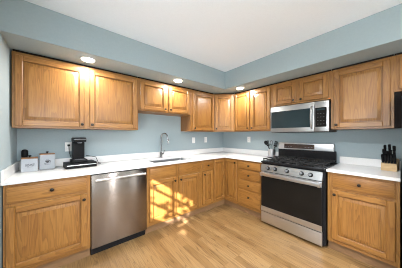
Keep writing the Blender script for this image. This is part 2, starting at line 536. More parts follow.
def raised_door(x0, x1, z0, z1, sw=0.054, t=0.022):
    """frame-and-panel door: two stiles, two rails and a raised field with a bevelled edge"""
    bm = new_bm()
    y0, y1 = -t, 0.0
    box(bm, x0, x0 + sw, y0, y1, z0, z1, 0.0045, 'z')
    box(bm, x1 - sw, x1, y0, y1, z0, z1, 0.0045, 'z')
    box(bm, x0 + sw, x1 - sw, y0, y1, z0, z0 + sw, 0.0045, 'x')
    box(bm, x0 + sw, x1 - sw, y0, y1, z1 - sw, z1, 0.0045, 'x')
    before = set(bm.faces)
    rings = []
    a0, a1, c0, c1 = x0 + sw, x1 - sw, z0 + sw, z1 - sw
    for ins, y in ((-0.001, y0 + 0.003), (0.0005, y0 + 0.0205), (0.0115, y0 + 0.0205), (0.0125, y0 + 0.012), (0.040, y0 + 0.0035), (0.0405, y0 + 0.0005)):
        rings.append([bm.verts.new((x, y, z)) for x, z in ((a0 + ins, c0 + ins), (a1 - ins, c0 + ins), (a1 - ins, c1 - ins), (a0 + ins, c1 - ins))])
    for p, q in zip(rings, rings[1:]):
        for i in range(4):
            bm.faces.new((p[i], p[(i + 1) % 4], q[(i + 1) % 4], q[i]))
    # the field is glued up from two or three boards
    nb = 2 if a1 - a0 < 0.33 else 3
    r = rings[-1]
    cuts = [0.0] + sorted(random.uniform(k / nb - 0.1, k / nb + 0.1) for k in range(1, nb)) + [1.0]
    fields = []
    lo, hi = r[0], r[3]
    for k in range(nb):
        if k == nb - 1:
            l2, h2 = r[1], r[2]
        else:
            l2 = bm.verts.new(r[0].co.lerp(r[1].co, cuts[k + 1])); h2 = bm.verts.new(r[3].co.lerp(r[2].co, cuts[k + 1]))
        fields.append(bm.faces.new((lo, l2, h2, hi)))
        lo, hi = l2, h2
    fs = [f for f in bm.faces if f not in before]
    for f in fs:
        f.normal_update()
    uv_faces(bm, [f for f in fs if f not in fields], 'z')
    for f in fields:
        uv_faces(bm, [f], 'z')
    return bm


def drawer_front(x0, x1, z0, z1, t=0.019):
    """slab drawer front with a routed edge"""
    bm = new_bm()
    box(bm, x0, x1, -t * 0.55, 0, z0, z1, 0.002, 'x')
    box(bm, x0 + 0.009, x1 - 0.009, -t, -t * 0.5, z0 + 0.009, z1 - 0.009, 0.004, 'x', 2)
    return bm


def knob_bm(x, z, y):
    bm = new_bm()
    lathe(bm, [(0.008, 0), (0.006, -0.004), (0.0055, -0.012), (0.013, -0.018), (0.0155, -0.022), (0.014, -0.027), (0.008, -0.030)], (x, y, z), 'y', 14)
    return bm


def fronts_on(root, fronts):
    """fronts: (kind, x0, x1, z0, z1, knob (x, z) or None)"""
    for kind, x0, x1, z0, z1, kn in fronts:
        if kind == 'door':
            o = obj('door', raised_door(x0, x1, z0, z1), OAK, root)
        else:
            o = obj('drawer' if kn else 'false_drawer_front', drawer_front(x0, x1, z0, z1), OAK, root)
        if kn:
            obj('knob', knob_bm(kn[0], kn[1], -0.0215 if kind == 'door' else -0.0185), KNOB, o)


def frame_bm(w, z0, z1, stiles, rails):
    """face frame: full-height stiles (x0, x1), rails (x0, x1, z0, z1)"""
    bm = new_bm()
    for a, c in stiles:
        box(bm, a, c, 0, 0.019, z0, z1, 0.001, 'z')
    for a, c, e, f in rails:
        box(bm, a, c, 0.0005, 0.019, e, f, 0.0, 'x')
    return bm


def cabinet(name, label, origin, rot, w, z0, z1, depth, fronts, stiles, rails, group=None, toe=False, body=None, gap_top=None, cat='cabinet'):
    root = thing(name, label, cat, origin, rot, group)
    bm = body if body else new_bm()
    if not body:
        box(bm, 0.001, w - 0.001, 0.019, depth, z0, z1, 0.0, 'z')
    obj('body', bm, OAK_SIDE, root)
    obj('face_frame', frame_bm(w, z0, z1, stiles, rails), OAK, root)
    fronts_on(root, fronts)
    if toe:
        bm = new_bm(); box(bm, 0.0, w, toe, toe + 0.015, 0.0, z0 - 0.0005, 0, 'x')
        box(bm, 0.001, w - 0.001, toe + 0.015, depth, 0.0, z0 - 0.0005, 0, 'x')
        obj('toe_kick', bm, TOE, root)
    if gap_top:
        bm = new_bm(); box(bm, 0.004, w - 0.004, 0.012, 0.03, z1, gap_top, 0, 'x')
        obj('shade_gap_strip', bm, GAP_SHADE, root)  # strip coloured near-black for the shadow line below the soffit
    return root


BZ0, BZ1 = 0.10, 0.884           # base cabinets
UZ0, UZ1 = 1.372, 2.113          # upper cabinets
D = 0.61
X1, X2, X3, X4, X5 = -3.325, -2.7165, -2.1065, -1.19, -0.914
YRG0, YRG1 = -1.390, -2.172      # range
Y3 = -1.383
YB0, YB1 = -2.184, -2.717        # cabinet past the range


def base_rails(w, extra=()):
    return [(0.03, w - 0.03, BZ1 - 0.03, BZ1), (0.03, w - 0.03, 0.685, 0.725), (0.03, w - 0.03, BZ0, BZ0 + 0.06), *extra]


# left base cabinet
w = X2 - X1
cabinet('base_cabinet', 'oak base cabinet with one drawer over one wide door, before the dishwasher, under the canisters', (X1, -D, 0), 0, w, BZ0, BZ1, D - 0.005,
        [('drawer', 0.016, w - 0.03, 0.718, 0.862, (w / 2, 0.79)), ('door', 0.016, w - 0.03, 0.145, 0.692, (w - 0.058, 0.638))],
        [(0, 0.045), (w - 0.045, w)], base_rails(w), 'oak base cabinets', toe=0.035)
# sink base
w = X4 - X3
h = w / 2
cabinet('base_cabinet', 'wide oak sink base cabinet under the faucet, two doors catching sunlight', (X3, -D, 0), 0, w, BZ0, BZ1, D - 0.005,
        [('false', 0.034, h - 0.022, 0.718, 0.862, None), ('false', h + 0.022, w - 0.034, 0.718, 0.862, None),
         ('door', 0.034, h - 0.022, 0.145, 0.692, (h - 0.05, 0.645)), ('door', h + 0.022, w - 0.034, 0.145, 0.692, (h + 0.05, 0.645))],
        [(0, 0.045), (h - 0.035, h + 0.035), (w - 0.045, w)], base_rails(w), 'oak base cabinets', toe=0.035,
        body=(lambda bm: (cells(bm, [0.001, 0.03, w - 0.03, w - 0.001], [0.019, 0.02, D - 0.04, D - 0.005],
                                lambda x, y: not (0.03 < x < w - 0.03 and y > 0.02 and y < D - 0.04), BZ0, BZ1), bm)[1])(new_bm()))
# narrow cabinet
w = X5 - X4
cabinet('base_cabinet', 'narrow oak base cabinet with small drawer, between the sink base and the corner cabinet', (X4, -D, 0), 0, w, BZ0, BZ1, D - 0.005,
        [('drawer', 0.026, w - 0.02, 0.718, 0.862, (w / 2, 0.79)), ('door', 0.026, w - 0.02, 0.145, 0.692, (0.055, 0.645))],
        [(0, 0.04), (w - 0.035, w)], base_rails(w), 'oak base cabinets', toe=0.035)
# drawer stack
w = X5 - Y3
cabinet('base_cabinet', 'oak base cabinet with a stack of four drawers, beside the range', (-D, X5, 0), RIGHT_RUN, w, BZ0, BZ1, D - 0.005,
        [('drawer', 0.03, w - 0.03, z0, z1, (w / 2, kz)) for z0, z1, kz in
         ((0.736, 0.862, 0.80), (0.572, 0.722, 0.645), (0.404, 0.556, 0.48), (0.142, 0.386, 0.29))],
        [(0, 0.045), (w - 0.045, w)], base_rails(w, [(0.03, w - 0.03, 0.545, 0.585), (0.03, w - 0.03, 0.375, 0.415)]), 'oak base cabinets', toe=0.035)
# cabinet past the range
w = YB0 - YB1
cabinet('base_cabinet', 'oak base cabinet with one drawer over one door, under the knife block', (-D, YB0, 0), RIGHT_RUN, w, BZ0, BZ1, D - 0.005,
        [('drawer', 0.04, w - 0.026, 0.718, 0.862, (w / 2, 0.79)), ('door', 0.04, w - 0.026, 0.145, 0.692, (0.068, 0.645))],
        [(0, 0.05), (w - 0.04, w)], base_rails(w), 'oak base cabinets', toe=0.035)
# corner base with an L-shaped folding door
root = thing('corner_cabinet', 'oak corner base cabinet with folding L-shaped door, where the two counters meet', 'cabinet', (X5, -D, 0), 0, 'oak base cabinets')
ww = X5 + D
b = new_bm()
cells(b, [0.001, -ww + 0.019, -X5 - 0.005], [X5 + D + 0.001, 0.019, D - 0.005],
      lambda x, y: x > -ww + 0.019 or y > 0.019, BZ0, BZ1)
obj('body', b, OAK_SIDE, root)
b = new_bm()
dw = -ww - 0.024
box(b, 0.0, 0.02, 0, 0.019, BZ0, BZ1, 0.001)
box(b, 0.02, -ww, 0.0005, 0.019, BZ1 - 0.022, BZ1, 0, 'x')
box(b, 0.02, -ww, 0.0005, 0.019, BZ0, BZ0 + 0.05, 0, 'x')
box(b, -ww, -ww + 0.019, ww, ww + 0.02, BZ0, BZ1, 0.001)
box(b, -ww + 0.0005, -ww + 0.019, ww + 0.02, 0, BZ1 - 0.022, BZ1, 0, 'y')
box(b, -ww + 0.0005, -ww + 0.019, ww + 0.02, 0, BZ0, BZ0 + 0.05, 0, 'y')
obj('face_frame', b, OAK, root)
obj('door', raised_door(0.012, dw, 0.145, 0.866, sw=0.05), OAK, root)
bmr = raised_door(0.025, -ww - 0.012, 0.145, 0.866, sw=0.05)
kb = knob_bm(-ww - 0.04, 0.82, -0.0215)
M = Matrix.Translation((-ww, 0, 0)) @ Matrix.Rotation(-PI / 2, 4, 'Z')
for q in (bmr, kb):
    bmesh.ops.transform(q, matrix=M, verts=q.verts)
o = obj('door', bmr, OAK, root)
obj('knob', kb, KNOB, o)
b = new_bm()
cells(b, [0.0, -ww + 0.035, -X5 - 0.005], [X5 + D, 0.035, D - 0.005], lambda x, y: x > -ww + 0.035 or y > 0.035, 0.0, BZ0 - 0.0005)
obj('toe_kick', b, TOE, root)

# ---- uppers
UD = 0.325
UL, U2, U3, U4 = -3.322, -2.1175, -1.194, -0.61


def upper_rails(w, z0, z1):
    return [(0.02, w - 0.02, z0, z0 + 0.04), (0.02, w - 0.02, z1 - 0.045, z1)]


def upper_doors(w, z0, z1, split=0.023, edge=0.022, top=0.03, bot=0.02):
    h = w / 2
    return [('door', edge, h - split, z0 + bot, z1 - top, (h - split - 0.026, z0 + bot + 0.032)),
            ('door', h + split, w - edge, z0 + bot, z1 - top, (h + split + 0.026, z0 + bot + 0.032))]


w = U2 - UL
cabinet('wall_cabinet', 'wide oak wall cabinet with two tall doors, above the canisters and dishwasher', (UL, -UD, 0), 0, w, UZ0, UZ1, UD - 0.003,
        upper_doors(w, UZ0, UZ1), [(0, 0.04), (w / 2 - 0.035, w / 2 + 0.035), (w - 0.04, w)], upper_rails(w, UZ0, UZ1), 'oak wall cabinets', gap_top=ZS - 0.001)
w = U3 - U2
SZ0 = 1.655
cabinet('wall_cabinet', 'short oak wall cabinet with two doors, hanging above the sink faucet', (U2, -UD, 0), 0, w, SZ0, UZ1, UD - 0.003,
        upper_doors(w, SZ0, UZ1, edge=0.03), [(0, 0.045), (w / 2 - 0.035, w / 2 + 0.035), (w - 0.045, w)], upper_rails(w, SZ0, UZ1), 'oak wall cabinets', gap_top=ZS - 0.001)
w = U4 - U3
cabinet('wall_cabinet', 'tall oak wall cabinet with one door, between the short sink cabinet and diagonal corner cabinet', (U3, -UD, 0), 0, w, UZ0, UZ1, UD - 0.003,
        [('door', 0.05, w - 0.018, UZ0 + 0.02, UZ1 - 0.03, (0.078, UZ0 + 0.055))], [(0, 0.06), (w - 0.035, w)], upper_rails(w, UZ0, UZ1), 'oak wall cabinets', gap_top=ZS - 0.001)
# diagonal corner
diag = (UD - 0.61) * -math.sqrt(2)
b = new_bm()
Rm = Matrix.Rotation(PI / 4, 3, 'Z')
pts = [(-0.003, -0.003), (-0.609, -0.003), (-0.609, -UD + 0.027), (-UD + 0.027, -0.609), (-0.003, -0.609)]
loc = [(Rm @ Vector((x - U4, y + UD, 0))) for x, y in pts]
prism(b, [(v.x, v.y) for v in loc], UZ0, UZ1)
cabinet('wall_cabinet', 'oak wall cabinet set diagonally across the corner with one door', (U4, -UD, 0), -PI / 4, diag, UZ0, UZ1, 0.3,
        [('door', 0.022, diag - 0.03, UZ0 + 0.02, UZ1 - 0.03, (0.05, UZ0 + 0.055))], [(0.001, 0.04), (diag - 0.05, diag - 0.001)],
        upper_rails(diag, UZ0, UZ1), 'oak wall cabinets', body=b, gap_top=ZS - 0.001)
# pair before the range
w = U4 - Y3
cabinet('wall_cabinet', 'oak wall cabinet with two narrow tall doors, above the utensil crock beside the microwave', (-UD, U4, 0), RIGHT_RUN, w, UZ0, UZ1, UD - 0.003,
        [('door', 0.014, w * 0.48 - 0.02, UZ0 + 0.02, UZ1 - 0.03, (w * 0.48 - 0.046, UZ0 + 0.055)),
         ('door', w * 0.48 + 0.02, w - 0.03, UZ0 + 0.02, UZ1 - 0.03, (w * 0.48 + 0.046, UZ0 + 0.055))],
        [(0, 0.03), (w * 0.48 - 0.03, w * 0.48 + 0.03), (w - 0.045, w)], upper_rails(w, UZ0, UZ1), 'oak wall cabinets', gap_top=ZS - 0.001)
# above the microwave
w = Y3 - -2.153
MZ0 = 1.757
cabinet('wall_cabinet', 'short oak wall cabinet with two doors directly above the microwave', (-UD, Y3, 0), RIGHT_RUN, w, MZ0, UZ1, UD - 0.003,
        upper_doors(w, MZ0, UZ1, edge=0.026), [(0, 0.04), (w / 2 - 0.035, w / 2 + 0.035), (w - 0.04, w)], upper_rails(w, MZ0, UZ1), 'oak wall cabinets', gap_top=ZS - 0.001)
# right upper
w = -2.153 - -2.677
cabinet('wall_cabinet', 'square oak wall cabinet with one wide door, between the microwave and refrigerator', (-UD, -2.153, 0), RIGHT_RUN, w, UZ0, UZ1, UD - 0.003,
        [('door', 0.03, w - 0.026, UZ0 + 0.02, UZ1 - 0.03, (0.057, UZ0 + 0.055))], [(0, 0.045), (w - 0.045, w)], upper_rails(w, UZ0, UZ1), 'oak wall cabinets', gap_top=ZS - 0.001)
# above the refrigerator
w = 0.90
FZ0 = 1.742
oc = cabinet('wall_cabinet', 'oak wall cabinet above the black refrigerator, cut off by the picture edge', (-UD, -2.677, 0), RIGHT_RUN, w, FZ0, UZ1, UD - 0.003,
             upper_doors(w, FZ0, UZ1, edge=0.035), [(0, 0.045), (w / 2 - 0.035, w / 2 + 0.035), (w - 0.045, w)], upper_rails(w, FZ0, UZ1), 'oak wall cabinets', gap_top=ZS - 0.001)
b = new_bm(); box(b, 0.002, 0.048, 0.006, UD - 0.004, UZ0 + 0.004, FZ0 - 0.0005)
o = obj('gap_shade_panel', b, GAP_SHADE, oc)  # sheet put in the gap to carry its shade as colour
o['label'] = 'dark panel added for the shade in the gap beside the refrigerator'

# ------------------------------------------------------------------ worktops
CT0, CT1 = 0.885, 0.916
SX0, SX1, SY0, SY1 = -1.965, -1.30, -0.55, -0.165
root = thing('worktop', 'white L-shaped quartz worktop running under both walls with the sink in it', 'worktop', (XL, 0, 0), 0, 'white worktops')
b = new_bm()
cells(b, [0.0025, SX0 - XL, SX1 - XL, -0.648 - XL, -0.002 - XL], [Y3 - 0.002, -0.648, SY0, SY1, -0.002],
      lambda x, y: (y > -0.648 or x > -0.648 - XL) and not (SX0 - XL < x < SX1 - XL and SY0 < y < SY1), CT0, CT1, 0.003)
obj('slab', b, QUARTZ, root)
b = new_bm()
cells(b, [0.0025, -0.022 - XL, -0.002 - XL], [Y3 - 0.002, -0.022, -0.002], lambda x, y: y > -0.022 or x > -0.022 - XL, CT1 + 0.0003, CT1 + 0.092, 0.002)
obj('backsplash', b, QUARTZ, root)
b = new_bm(); box(b, 0.0025, 0.0215, -0.645, -0.0225, CT1 + 0.0003, CT1 + 0.092, 0.002)
obj('side_splash', b, QUARTZ, root)
root = thing('worktop', 'short white quartz worktop between the range and refrigerator', 'worktop', (-0.648, YB0 + 0.004, 0), RIGHT_RUN, 'white worktops')
w = YB0 - YB1 + 0.008
b = new_bm(); box(b, 0, w, 0, 0.646, CT0, CT1, 0.003); obj('slab', b, QUARTZ, root)
b = new_bm(); box(b, 0.001, w, 0.627, 0.646, CT1 + 0.0003, CT1 + 0.092, 0.002); obj('backsplash', b, QUARTZ, root)

# sink and faucet
root = thing('kitchen_sink', 'stainless steel undermount sink below the gooseneck faucet', 'sink', ((SX0 + SX1) / 2, (SY0 + SY1) / 2, 0.70))
hx, hy = (SX1 - SX0) / 2 + 0.012, (SY1 - SY0) / 2 + 0.012
b = new_bm()


def rrect(hx, hy, r, z, n=5):
    out = []
    for cx, cy, a0 in ((hx - r, hy - r, 0), (-hx + r, hy - r, PI / 2), (-hx + r, -hy + r, PI), (hx - r, -hy + r, 1.5 * PI)):
        for k in range(n + 1):
            a = a0 + PI / 2 * k / n
            out.append((cx + r * math.cos(a), cy + r * math.sin(a), z))
    return out


loops = [rrect(hx, hy, 0.03, 0.1835), rrect(hx - 0.008, hy - 0.008, 0.035, 0.1835), rrect(hx - 0.012, hy - 0.012, 0.045, 0.03), rrect(hx - 0.035, hy - 0.035, 0.04, 0.008)]
outer = [rrect(hx, hy, 0.03, 0.1835), rrect(hx - 0.002, hy - 0.002, 0.045, 0.0), ]
rv = [[b.verts.new(p) for p in L] for L in loops]
for p, q in zip(rv, rv[1:]):
    n = len(p)
    for i in range(n):
        b.faces.new((p[i], p[(i + 1) % n], q[(i + 1) % n], q[i]))
b.faces.new(rv[-1])
ov = [b.verts.new(p) for p in outer[1]]
for i in range(len(ov)):
    b.faces.new((rv[0][i], ov[i], ov[(i + 1) % len(ov)], rv[0][(i + 1) % len(ov)]))
b.faces.new(list(reversed(ov)))
bmesh.ops.recalc_face_normals(b, faces=b.faces)
obj('basin', b, SINKM, root)
b = new_bm(); lathe(b, [(0.042, 0.0085), (0.042, 0.011), (0.03, 0.011), (0.028, 0.009)], (0, 0.02, 0), 'z', 18); obj('drain', b, CHROME, root)

FX, FY = -1.645, -0.085
root = thing('kitchen_faucet', 'tall brushed steel gooseneck faucet behind the sink', 'faucet', (FX, FY, CT1 + 0.0008))
b = new_bm(); lathe(b, [(0.027, 0), (0.027, 0.004), (0.022, 0.012), (0.0215, 0.085), (0.017, 0.092)], (0, 0, 0), 'z', 18); obj('base', b, CHROME, root)
b = new_bm()
dirx, diry = 0.42, -0.91
R = 0.068
pts = [(0, 0, 0.09), (0, 0, 0.2), (0, 0, 0.345)]
for k in range(1, 15):
    a = PI * k / 14 * 0.93
    rr = R * (1 - math.cos(a))
    pts.append((rr * dirx, rr * diry, 0.345 + R * math.sin(a)))
lx, ly, lz = pts[-1]
pts.append((lx + 0.006 * dirx, ly + 0.006 * diry, lz - 0.04))
tube(b, pts, 0.0115, 12); obj('spout', b, CHROME, root)
b = new_bm(); tube(b, [(lx + 0.006 * dirx, ly + 0.006 * diry, lz - 0.04), (lx + 0.009 * dirx, ly + 0.009 * diry, lz - 0.06), (lx + 0.018 * dirx, ly + 0.018 * diry, lz - 0.125)], [0.0135, 0.016, 0.018], 14)
obj('spray_head', b, CHROME, root)
b = new_bm(); tube(b, [(0.018, 0, 0.06), (0.045, 0, 0.062)], 0.013, 12); tube(b, [(0.042, 0, 0.062), (0.05, -0.01, 0.085), (0.056, -0.02, 0.125)], [0.007, 0.006, 0.005], 10)
obj('lever', b, CHROME, root)

# ------------------------------------------------------------------ dishwasher
w = X3 - X2 - 0.008
root = thing('dishwasher', 'brushed stainless steel dishwasher with a bar handle', 'dishwasher', (X2 + 0.004, -D, 0))
b = new_bm(); box(b, 0.002, w - 0.002, 0.0, D - 0.01, 0.075, 0.878); obj('body', b, GASKET, root)
b = new_bm(); box(b, 0.003, w - 0.003, -0.028, -0.0005, 0.092, 0.872, 0.004, 'z', 2); obj('door', b, STEEL_V, root)
dd = root.children[-1]
b = new_bm()
hz = 0.82
tube(b, [(0.035, -0.072, hz), (w - 0.035, -0.072, hz)], 0.0125, 12)
for x in (0.06, w - 0.06):
    tube(b, [(x, -0.0275, hz), (x, -0.070, hz)], 0.008, 10)
obj('handle', b, STEEL, dd)
b = new_bm(); box(b, 0.004, w - 0.004, 0.03, 0.05, 0.0, 0.0745); obj('toe_kick', b, BLACK, root)

# ------------------------------------------------------------------ range  (local x along the run, y = 0 the front of the body)
root = thing('range', 'freestanding stainless steel gas range with black oven glass, under the microwave', 'stove', (-0.645, YRG0, 0), RIGHT_RUN)
w = YRG0 - YRG1
fw = w - 0.018          # the front panels stop short of the black flank
b = new_bm(); box(b, 0.0, w, 0.0, 0.61, 0.03, 0.895, 0.003)
for x in (0.05, w - 0.05):
    for y in (0.06, 0.55):
        lathe(b, [(0.018, 0.0), (0.018, 0.03)], (x, y, 0), 'z', 10)
obj('body', b, BLACK, root)
b = new_bm(); box(b, 0.006, fw - 0.006, -0.035, -0.0005, 0.032, 0.183, 0.004, 'x', 2); obj('storage_drawer', b, STEEL, root)
b = new_bm(); box(b, 0.006, fw - 0.006, -0.035, -0.0005, 0.192, 0.768, 0.004, 'x', 2); od = obj('oven_door', b, BLACK, root)
b = new_bm(); box(b, 0.006, fw - 0.006, -0.0375, -0.034, 0.192, 0.262, 0.001, 'x'); obj('door_trim', b, STEEL, od)
b = new_bm(); box(b, 0.012, fw - 0.012, -0.038, -0.0345, 0.27, 0.694, 0.001, 'x'); obj('glass', b, BGLASS, od)
b = new_bm(); box(b, 0.006, fw - 0.006, -0.0375, -0.034, 0.702, 0.768, 0.001, 'x'); obj('door_trim', b, STEEL, od)
b = new_bm()
box(b, 0.012, fw - 0.012, -0.088, -0.072, 0.722, 0.762, 0.006, 'x', 3)
for x in (0.03, fw - 0.03):
    box(b, x - 0.014, x + 0.014, -0.078, -0.036, 0.705, 0.758, 0.004, 'x', 2)
obj('handle', b, STEEL, od)
# sloped control panel
b = new_bm()
prof = [(-0.042, 0.776), (-0.020, 0.873), (-0.0005, 0.873), (-0.0005, 0.776)]
prs = [[b.verts.new((x, y, z)) for y, z in prof] for x in (0.003, fw - 0.003)]
b.faces.new(list(reversed(prs[0]))); b.faces.new(prs[1])
for i in range(4):
    b.faces.new((prs[0][i], prs[0][(i + 1) % 4], prs[1][(i + 1) % 4], prs[1][i]))
bmesh.ops.recalc_face_normals(b, faces=b.faces)
cp = obj('control_panel', b, STEEL_M, root)
tilt = Matrix.Rotation(math.atan2(0.022, 0.097), 3, 'X')
for y in (-1.502, -1.607, -1.765, -1.937, -2.034):
    x = YRG0 - y
    b = new_bm()
    lathe(b, [(0.027, 0.002), (0.027, -0.006), (0.024, -0.008)], (x, -0.031, 0.826), 'y', 20, tilt.inverted())
    lathe(b, [(0.0215, -0.006), (0.020, -0.034), (0.017, -0.037)], (x, -0.031, 0.826), 'y', 20, tilt.inverted())
    k = obj('burner_knob', b, BLACK, cp)
    b = new_bm()
    lathe(b, [(0.0165, -0.0368), (0.0165, -0.039), (0.015, -0.0395)], (x, -0.031, 0.826), 'y', 18, tilt.inverted())
    obj('knob_cap', b, GREYP, k)
# cooktop
b = new_bm(); box(b, 0.0, w, -0.032, 0.565, 0.8955, 0.922, 0.006, 'x', 2); obj('cooktop', b, BLACK, root)
for x, y, r in ((0.15, 0.13, 0.05), (0.15, 0.42, 0.04), (w / 2, 0.275, 0.055), (w - 0.15, 0.13, 0.055), (w - 0.15, 0.42, 0.04)):
    b = new_bm()
    lathe(b, [(r, 0.9225), (r, 0.93), (r * 0.8, 0.934), (r * 0.78, 0.939), (r * 0.7, 0.941)], (x, y, 0), 'z', 20)
    obj('burner', b, IRON, root)
for gx0, gx1 in ((0.02, 0.262), (0.268, w - 0.268), (w - 0.262, w - 0.02)):
    b = new_bm()
    z0, z1 = 0.945, 0.958
    gy0, gy1 = -0.012, 0.55
    t = 0.012
    box(b, gx0, gx1, gy0, gy0 + t, z0, z1, 0.002); box(b, gx0, gx1, gy1 - t, gy1, z0, z1, 0.002)
    box(b, gx0, gx0 + t, gy0, gy1, z0, z1, 0.002); box(b, gx1 - t, gx1, gy0, gy1, z0, z1, 0.002)
    gm = (gx0 + gx1) / 2
    box(b, gm - t / 2, gm + t / 2, gy0, gy1, z0, z1, 0.002)
    for gy in (0.13, 0.275, 0.42):
        box(b, gx0, gx1, gy - t / 2, gy + t / 2, z0, z1, 0.002)
    for x in (gx0 + 0.01, gx1 - 0.01):
        for y in (gy0 + 0.01, gy1 - 0.01, 0.275):
            box(b, x - 0.006, x + 0.006, y - 0.006, y + 0.006, 0.9222, z0 + 0.002)
    obj('grate', b, IRON, root)
# backguard
b = new_bm(); box(b, -0.024, w - 0.020, 0.567, 0.61, 0.9228, 1.075, 0.003, 'x'); obj('backguard_base', b, BLACK, root)
b = new_bm()
box(b, -0.021, fw - 0.020, 0.556, 0.612, 1.068, 1.178, 0.012, 'x', 3); bg = obj('backguard', b, STEEL, root)
b = new_bm(); box(b, 0.08, 0.515, 0.5535, 0.557, 1.088, 1.158, 0.001, 'x'); dp = obj('display', b, COPPER, bg)
for i in (0, 1, 2, 7, 8, 9):
    b = new_bm(); box(b, 0.095 + i * 0.0415, 0.118 + i * 0.0415, 0.5525, 0.554, 1.112, 1.117)
    obj('touch_key', b, GREYP, dp)

# ------------------------------------------------------------------ microwave
root = thing('microwave', 'stainless over-the-range microwave with a dark window above the stove', 'microwave', (-0.375, -1.391, 0), RIGHT_RUN)
w = 0.756
mz0, mz1 = 1.342, 1.736
b = new_bm(); box(b, 0.0, w, 0.0, 0.373, mz0, mz1, 0.003); obj('body', b, GASKET, root)
b = new_bm(); box(b, 0.0, 0.598, -0.024, -0.0005, mz0 + 0.004, mz1, 0.004, 'x', 2); md = obj('door', b, STEEL_M, root)
b = new_bm(); box(b, 0.016, 0.552, -0.0265, -0.0235, 1.406, 1.660, 0.001); obj('window', b, MWGLASS, md)
b = new_bm()
pts = [(0.573, -0.0235, 1.39), (0.573, -0.045, 1.405), (0.573, -0.056, 1.46), (0.573, -0.06, 1.54), (0.573, -0.056, 1.62), (0.573, -0.045, 1.662), (0.573, -0.0235, 1.678)]
tube(b, pts, [0.012, 0.013, 0.0135, 0.0135, 0.0135, 0.013, 0.012], 12); obj('handle', b, STEEL_M, md)
b = new_bm(); box(b, 0.601, w, -0.024, -0.0005, mz0 + 0.004, mz1, 0.004, 'x', 2); cp = obj('control_panel', b, STEEL_M, root)
b = new_bm(); box(b, 0.612, w - 0.022, -0.0265, -0.0235, 1.406, 1.655, 0.001); kp = obj('keypad', b, BGLASS, cp)
b = new_bm(); box(b, 0.628, w - 0.04, -0.0275, -0.026, 1.62, 1.642); obj('display', b, MWGLASS, kp)
for i in range(3):
    for j in range(4):
        b = new_bm(); box(b, 0.632 + i * 0.032, 0.648 + i * 0.032, -0.0272, -0.026, 1.44 + j * 0.045, 1.445 + j * 0.045)
        obj('touch_key', b, KEYG, kp)
b = new_bm()
for i in range(14):
    box(b, 0.05 + i * 0.047, 0.085 + i * 0.047, -0.02, -0.004, mz0 - 0.0005, mz0 + 0.006)
obj('vent_grille', b, BPLAST, root)

# ------------------------------------------------------------------ refrigerator (only its flank edge is in the picture)
root = thing('refrigerator', 'tall black refrigerator at the picture edge past the knife block', 'refrigerator', (-0.74, -2.7285, 0), RIGHT_RUN)
w, hh = 0.84, 1.705
b = new_bm(); box(b, 0, w, 0, 0.70, 0.03, hh, 0.004)
for x in (0.06, w - 0.06):
    for y in (0.06, 0.62):
        lathe(b, [(0.02, 0.0), (0.02, 0.03)], (x, y, 0), 'z', 10)
obj('body', b, BLACK, root)
b = new_bm(); box(b, 0.0, w / 2 - 0.003, -0.07, -0.002, 0.62, hh, 0.008, 'z', 2); da = obj('door', b, BLACK, root)
b = new_bm(); box(b, w / 2 + 0.003, w, -0.07, -0.002, 0.62, hh, 0.008, 'z', 2); db = obj('door', b, BLACK, root)
b = new_bm(); box(b, 0.0, w, -0.07, -0.002, 0.06, 0.61, 0.008, 'z', 2); dc = obj('freezer_drawer', b, BLACK, root)
for x, p in ((w / 2 - 0.04, da), (w / 2 + 0.04, db)):
    b = new_bm(); tube(b, [(x, -0.069, 0.75), (x, -0.11, 0.78), (x, -0.115, 1.05), (x, -0.11, 1.35), (x, -0.069, 1.38)], 0.011, 10); obj('handle', b, STEEL, p)
b = new_bm(); tube(b, [(0.1, -0.069, 0.54), (0.13, -0.11, 0.54), (w - 0.13, -0.11, 0.54), (w - 0.1, -0.069, 0.54)], 0.011, 10); obj('handle', b, STEEL, dc)

# ------------------------------------------------------------------ recessed lights in the soffit (and one in the ceiling behind the camera, plus added unseen fill lights)
CANS = [(-2.728, -0.506, ZS, 'recessed ceiling light in the soffit above the wide double-door wall cabinet'),
        (-1.584, -0.536, ZS, 'recessed ceiling light in the soffit above the sink cabinet'),
        (-0.522, -0.892, ZS, 'recessed ceiling light in the soffit between the diagonal cabinet and the microwave')]
can_power = 7.2
for x, y, z, lab in CANS:
    root = thing('recessed_light', lab, 'light', (x, y, z), 0, 'recessed soffit lights')
    b = new_bm()
    lathe(b, [(0.070, -0.0005), (0.070, -0.003), (0.066, -0.005), (0.060, -0.005), (0.060, -0.0005)], (0, 0, 0), 'z', 28); obj('trim_ring', b, TRIMW, root)
    b = new_bm(); lathe(b, [(0.059, -0.0045), (0.057, -0.009), (0.045, -0.014), (0.02, -0.0165)], (0, 0, 0), 'z', 24); obj('lens', b, LAMPW, root)
    light('recessed_lamp', 'AREA', (0, 0, -0.02), can_power, (1.0, 0.965, 0.92), (0, 0, -1), shape='DISK', size=0.09).parent = root
for x, y, pw, lab in ((-1.25, -3.70, 215, 'recessed light in the flat white ceiling out past the refrigerator'),
                      (-2.25, -2.35, 130, 'added recessed fill light in the flat white ceiling above where the picture is taken'),
                      (-2.60, -4.30, 230, 'added recessed fill light in the flat white ceiling toward the rear left')):
    root = thing('recessed_light', lab, 'light', (x, y, ZC), 0, 'recessed ceiling lights')
    b = new_bm(); lathe(b, [(0.085, -0.0005), (0.085, -0.004), (0.08, -0.006), (0.066, -0.006), (0.066, -0.0005)], (0, 0, 0), 'z', 28); obj('trim_ring', b, TRIMW, root)
    b = new_bm(); lathe(b, [(0.065, -0.0055), (0.065, -0.0065), (0.03, -0.009)], (0, 0, 0), 'z', 24); obj('lens', b, LAMPW, root)
    light('recessed_lamp', 'SPOT', (0, 0, -0.02), pw, (0.96, 0.98, 1.0), (0, 0, -1), spot_size=math.radians(165), spot_blend=0.9, shadow_soft_size=0.05).parent = root


